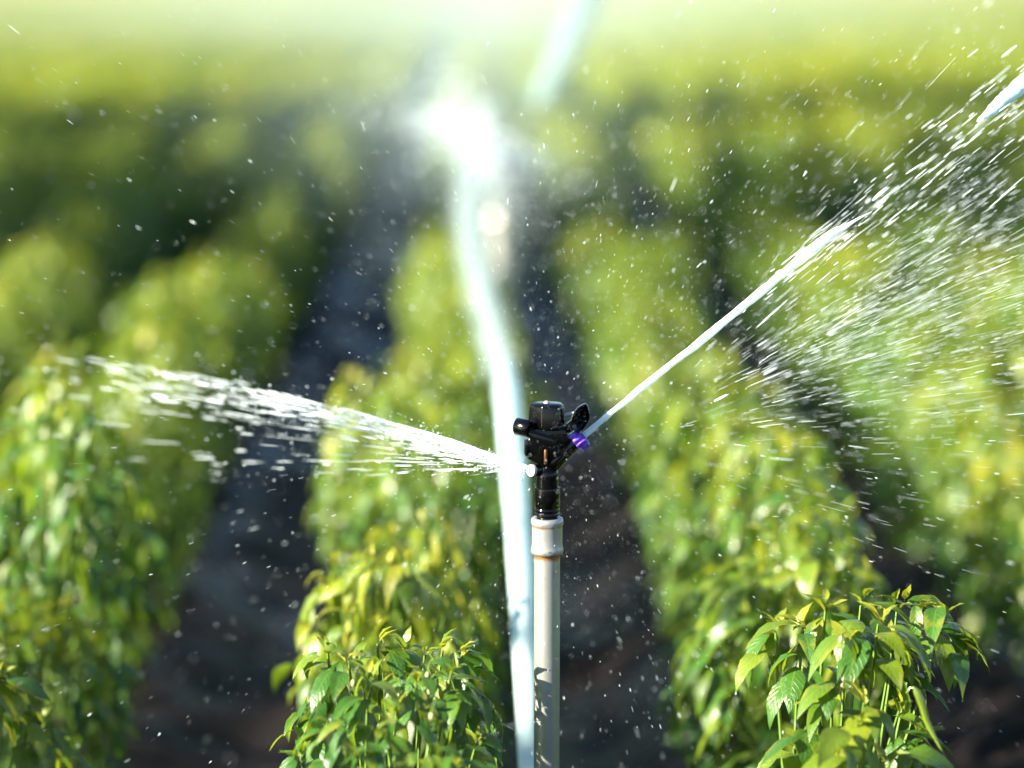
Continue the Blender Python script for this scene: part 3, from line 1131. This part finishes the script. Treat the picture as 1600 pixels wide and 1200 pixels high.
py = np.where(rng.uniform(0, 1, n) < .7, top - 8 * t + rng.exponential(1, n) * (6 + 40 * t), top + (low - top) * rng.uniform(-.25, 1.1, n))
D = (2.445 + .50 * t) + rng.normal(0, .09, n) * t
rb = rng.lognormal(math.log(.42), .6, n) * S
a0 = Pn(px, py, D)
d = unit(Pn(px - 60, py - 22, D + .03) - a0)
needles('spray_drops', a0 - np.array(o0), d, rb * 2.6, rb, M_SPRAY, sp_)['kind'] = 'stuff'
for kk, (pts, rad_) in enumerate((
        ([(824, 729, 2.44), (760, 708, 2.48), (690, 684, 2.52), (600, 658, 2.58), (545, 640, 2.61)], [2.0, 3.0, 3.2, 2.0, .6]),
        ([(824, 730, 2.44), (750, 713, 2.49), (680, 700, 2.53), (600, 672, 2.58)], [2.0, 2.6, 2.2, .6]),
        ([(824, 731, 2.44), (760, 722, 2.48), (700, 712, 2.52), (640, 700, 2.55)], [2.0, 2.2, 1.4, .4]))):
    stream('water_sheet', [P(*p) - o0 for p in pts], [r_ * S for r_ in rad_], sp_, M_SPRAY, 20 + kk, .4, 8)

# --- 4. the second sprinkler's stream, arching over to fall behind our pipe
b0_ = P(765, 262, DB)
st2 = empty('water_stream', b0_)
tag(st2, 'broad soft white stream falling from the far sprinkler to behind the near pipe', 'water jet', 'water thrown by the sprinklers')
stream('stream_core', [P(*p) - b0_ for p in ((742, 262, 5.6), (731, 300, 5.3), (733, 360, 4.9), (744, 420, 4.5), (763, 480, 4.15), (780, 542, 3.85))],
       [.010, .018, .020, .019, .017, .006], st2, M_VEIL, 31, .05, 14)
stream('stream_core', [P(*p) - b0_ for p in ((786, 560, 3.6), (792, 610, 3.4), (798, 680, 3.2), (807, 800, 3.0), (815, 930, 2.85), (823, 1100, 2.75), (830, 1260, 2.68), (838, 1440, 2.62))],
       [.010, .0195, .0185, .0170, .0155, .0135, .0125, .012], st2, M_STREAM, 32, .03, 14)
n = 1900
t = rng.uniform(0, .55, n)
cx = np.interp(t, [0, .12, .3, .5, .7, 1], [746, 731, 737, 776, 795, 822])
cy = np.interp(t, [0, .12, .3, .5, .7, 1], [255, 300, 392, 532, 700, 1100])
cd = np.interp(t, [0, .12, .3, .5, .7, 1], [5.6, 5.3, 4.7, 3.9, 3.1, 2.75])
a0 = Pn(cx + rng.normal(0, 13, n), cy + rng.normal(0, 10, n), cd + rng.normal(0, .06, n))
d = unit(np.stack([rng.normal(.1, .15, n), rng.normal(-.3, .2, n), np.full(n, -1.)], -1))
needles('water_streaks', a0 - np.array(b0_), d, rng.lognormal(math.log(.02), .4, n), rng.lognormal(math.log(.0011), .4, n), M_VEIL, st2)['kind'] = 'stuff'

# --- 5. the far sprinkler's upward jet and its burst of spray
j2 = P(770, 250, DB)
jb = empty('water_jet', j2)
tag(jb, 'pale blurred jet rising up right from the far sprinkler to the top edge', 'water jet', 'water thrown by the sprinklers')
stream('jet_core', [P(*p) - j2 for p in ((836, 172, 6.0), (856, 130, 6.05), (885, 70, 6.1), (912, 15, 6.2), (950, -70, 6.3))], [.008, .022, .030, .034, .036], jb, M_VEIL, 41, .3, 12)
n = 320
t = rng.uniform(.3, 1, n)
a0 = Pn(800 + 130 * t + rng.normal(0, 10, n), 235 - 260 * t + rng.normal(0, 10, n), 6 + .3 * t + rng.normal(0, .05, n))
d = unit(np.tile(np.array(P(912, 15, 6.2) - P(836, 172, 6.0)), (n, 1)) + rng.normal(0, .05, (n, 3)))
needles('torn_water', a0 - np.array(j2), d, rng.lognormal(math.log(.03), .4, n), rng.lognormal(math.log(.002), .4, n), M_WATER, jb)['kind'] = 'stuff'

bu = empty('water_burst', j2)
tag(bu, 'bright white burst of water around the far sprinkler head', 'water spray', 'water thrown by the sprinklers')
n = 1100
g = rng.laplace(0, .85, (n, 2))
px = 752 + g[:, 0] * 40 + g[:, 1] * 10
py = 225 + g[:, 1] * 30 + g[:, 0] * 14
D = DB - .12 + rng.normal(0, .1, n)
a0 = Pn(px, py, D)
d = unit(rng.normal(0, 1, (n, 3)))
needles('spray_drops', a0 - np.array(j2), d, rng.lognormal(math.log(.016), .4, n), rng.lognormal(math.log(.0024), .4, n), M_SPRAY, bu)['kind'] = 'stuff'

# --- 6. loose drops hanging everywhere round the sprinkler
n = 38000
px = rng.uniform(-60, 1660, n)
py = rng.uniform(-40, 1240, n)
wgt = .06 + 1.0 * np.exp(-((px - 900) ** 2 / 2 / 230 ** 2 + (py - 640) ** 2 / 2 / 230 ** 2)) + .55 * np.clip((px - 850) / 700, 0, 1) * np.exp(-((py - 420) / 330) ** 2)
keep = rng.uniform(0, 1.0, n) < wgt
px, py = px[keep], py[keep]
n = len(px)
D = np.clip(2.5 + rng.normal(0, .28, n) + np.where(rng.uniform(0, 1, n) < .25, rng.uniform(-.5, 1.6, n), 0), 1.6, 4.8)
a0 = Pn(px, py, D)
v2 = np.stack([px - 860, py - 690 + rng.normal(0, 30, n)], -1)
v2 += rng.normal(0, 40, v2.shape)
v2 /= np.linalg.norm(v2, axis=1)[:, None] + 1
d = unit(Pn(px + v2[:, 0] * 60, py + v2[:, 1] * 60, D + rng.normal(0, .02, n)) - a0)
rad = rng.lognormal(math.log(.135), .7, n) * S
dist = np.hypot(px - 860, py - 690)
ln = rad * 2 * rng.uniform(1.2, 3.2, n) + rng.lognormal(math.log(4), .5, n) * S * np.clip(dist / 400, .2, 1.4)
tag(needles('water_drops', a0, d, ln, rad, M_SPRAY), kind='stuff')

# ------------------------------------------------------------------ fine mist behind, round the far sprinkler


def mist_material(name, dens, soft=1.6):
    m, nt, out = new_mat(name)
    L = nt.links.new
    tc = N(nt, 'ShaderNodeTexCoord')
    ln_ = N(nt, 'ShaderNodeVectorMath', operation='LENGTH')
    L(tc.outputs['Object'], ln_.inputs[0])
    fall = math_n(nt, 'POWER', math_n(nt, 'MAXIMUM', math_n(nt, 'SUBTRACT', 1.0, ln_.outputs['Value']), 0.0), soft)
    nz = N(nt, 'ShaderNodeTexNoise', i_Scale=1.7, i_Detail=2.0)
    L(tc.outputs['Object'], nz.inputs['Vector'])
    k = math_n(nt, 'MULTIPLY', fall, math_n(nt, 'MULTIPLY_ADD', nz.outputs[0], 2.0, -.25))
    k = math_n(nt, 'MULTIPLY', math_n(nt, 'MAXIMUM', k, 0.0), dens)
    pv = N(nt, 'ShaderNodeVolumePrincipled')
    pv.inputs['Color'].default_value = (.80, .95, 1.0, 1)
    pv.inputs['Anisotropy'].default_value = .2
    L(k, pv.inputs['Density'])
    L(pv.outputs[0], out.inputs['Volume'])
    return m


def mist(name, c, rx, ry, rz, dens, rot=0.0):
    bm = bmesh.new()
    bmesh.ops.create_icosphere(bm, subdivisions=3, radius=1.0)
    o = link(name, bm_mesh(name, bm, smooth_angle=180), mist_material(name + '_vapour', dens))
    o.location = c
    o.scale = (rx, ry, rz)
    o.rotation_euler.y = rot
    tag(o, kind='stuff')
    return o


MIST = True
if MIST:
    mist('spray_mist', P(735, 90, 6.0), .42, .5, .48, .55)
    mist('spray_mist', P(690, 110, 6.6), 1.0, .8, .55, .42)
    mist('spray_mist', P(760, 10, 25), 9.0, 13.0, 2.6, .055)

# ------------------------------------------------------------------ unseen trees added left of the camera to shade bands of the field
tsx, tsy = -to_sun.x / math.hypot(to_sun.x, to_sun.y), -to_sun.y / math.hypot(to_sun.x, to_sun.y)      # the way light travels on the ground


def shade_tree(verts, faces, s_mid, dist, width, h0, h1, nleaf, size, sig=.55, sigz=.45):
    """clumped crown; s_mid = where its shadow crosses x = 0"""
    cx, cy = -tsx * dist, s_mid - tsy * dist
    perp = np.array([-tsy, tsx])
    ncl = max(6, nleaf // 90)
    uu = rng.uniform(-1, 1, ncl)
    cl = np.stack([uu * width / 2, rng.normal(0, .8, ncl), h0 + (h1 - h0) * rng.uniform(0, 1, ncl) * (1 - .25 * uu ** 2)], -1)
    k = rng.integers(0, ncl, nleaf)
    p = cl[k] + rng.normal(0, 1, (nleaf, 3)) * np.array([sig, .55, sigz])
    w3 = np.stack([cx + perp[0] * p[:, 0] + tsx * p[:, 1], cy + perp[1] * p[:, 0] + tsy * p[:, 1], np.maximum(p[:, 2], .3)], -1)
    a = unit(rng.normal(0, 1, (nleaf, 3)))
    b = unit(np.cross(a, rng.normal(0, 1, (nleaf, 3))))
    sz = size * rng.uniform(.6, 1.3, nleaf)[:, None]
    q = np.stack([w3 - a * sz, w3 + b * sz * .5, w3 + a * sz, w3 - b * sz * .5], 1)
    base = sum(len(x) for x in verts)
    verts.append(q.reshape(-1, 3))
    faces.append(np.arange(nleaf * 4).reshape(-1, 4) + base)


SHADE_TREES = True
if SHADE_TREES:
    vs, fs = [], []
    shade_tree(vs, fs, 10.8, 15, 6.0, 1.5, 11.5, 1600, .30)
    shade_tree(vs, fs, 1.70, 6, 1.05, 1.3, 3.12, 1700, .07, .04, .07)  # low crowns added to shade near plants, gap left so sun reaches the pipe
    shade_tree(vs, fs, 2.93, 6, .62, 1.3, 3.10, 1000, .07, .04, .07)
    v = np.concatenate(vs)
    f = np.concatenate(fs)
    o = link('unseen_shade_trees', np_mesh('unseen_shade_trees', v, f, smooth=False, uv=np.zeros((len(v), 2)), rnd=np.repeat(rng.uniform(.2, .7, len(f)), 4)), M_FARLEAF)
    tag(o, kind='stuff')

# ------------------------------------------------------------------ render settings
scene.view_settings.view_transform = 'Standard'
scene.view_settings.look = 'None'
scene.view_settings.exposure = 2.5
scene.view_settings.gamma = 1.0
c = scene.cycles
c.use_denoising = True
try:
    c.denoiser = 'OPENIMAGEDENOISE'
    c.denoising_prefilter = 'ACCURATE'
except Exception:
    pass
c.max_bounces = 6
c.diffuse_bounces = 2
c.glossy_bounces = 3
c.transmission_bounces = 4
c.transparent_max_bounces = 12
c.volume_bounces = 1
c.volume_step_rate = 2.0
c.sample_clamp_indirect = 6.0
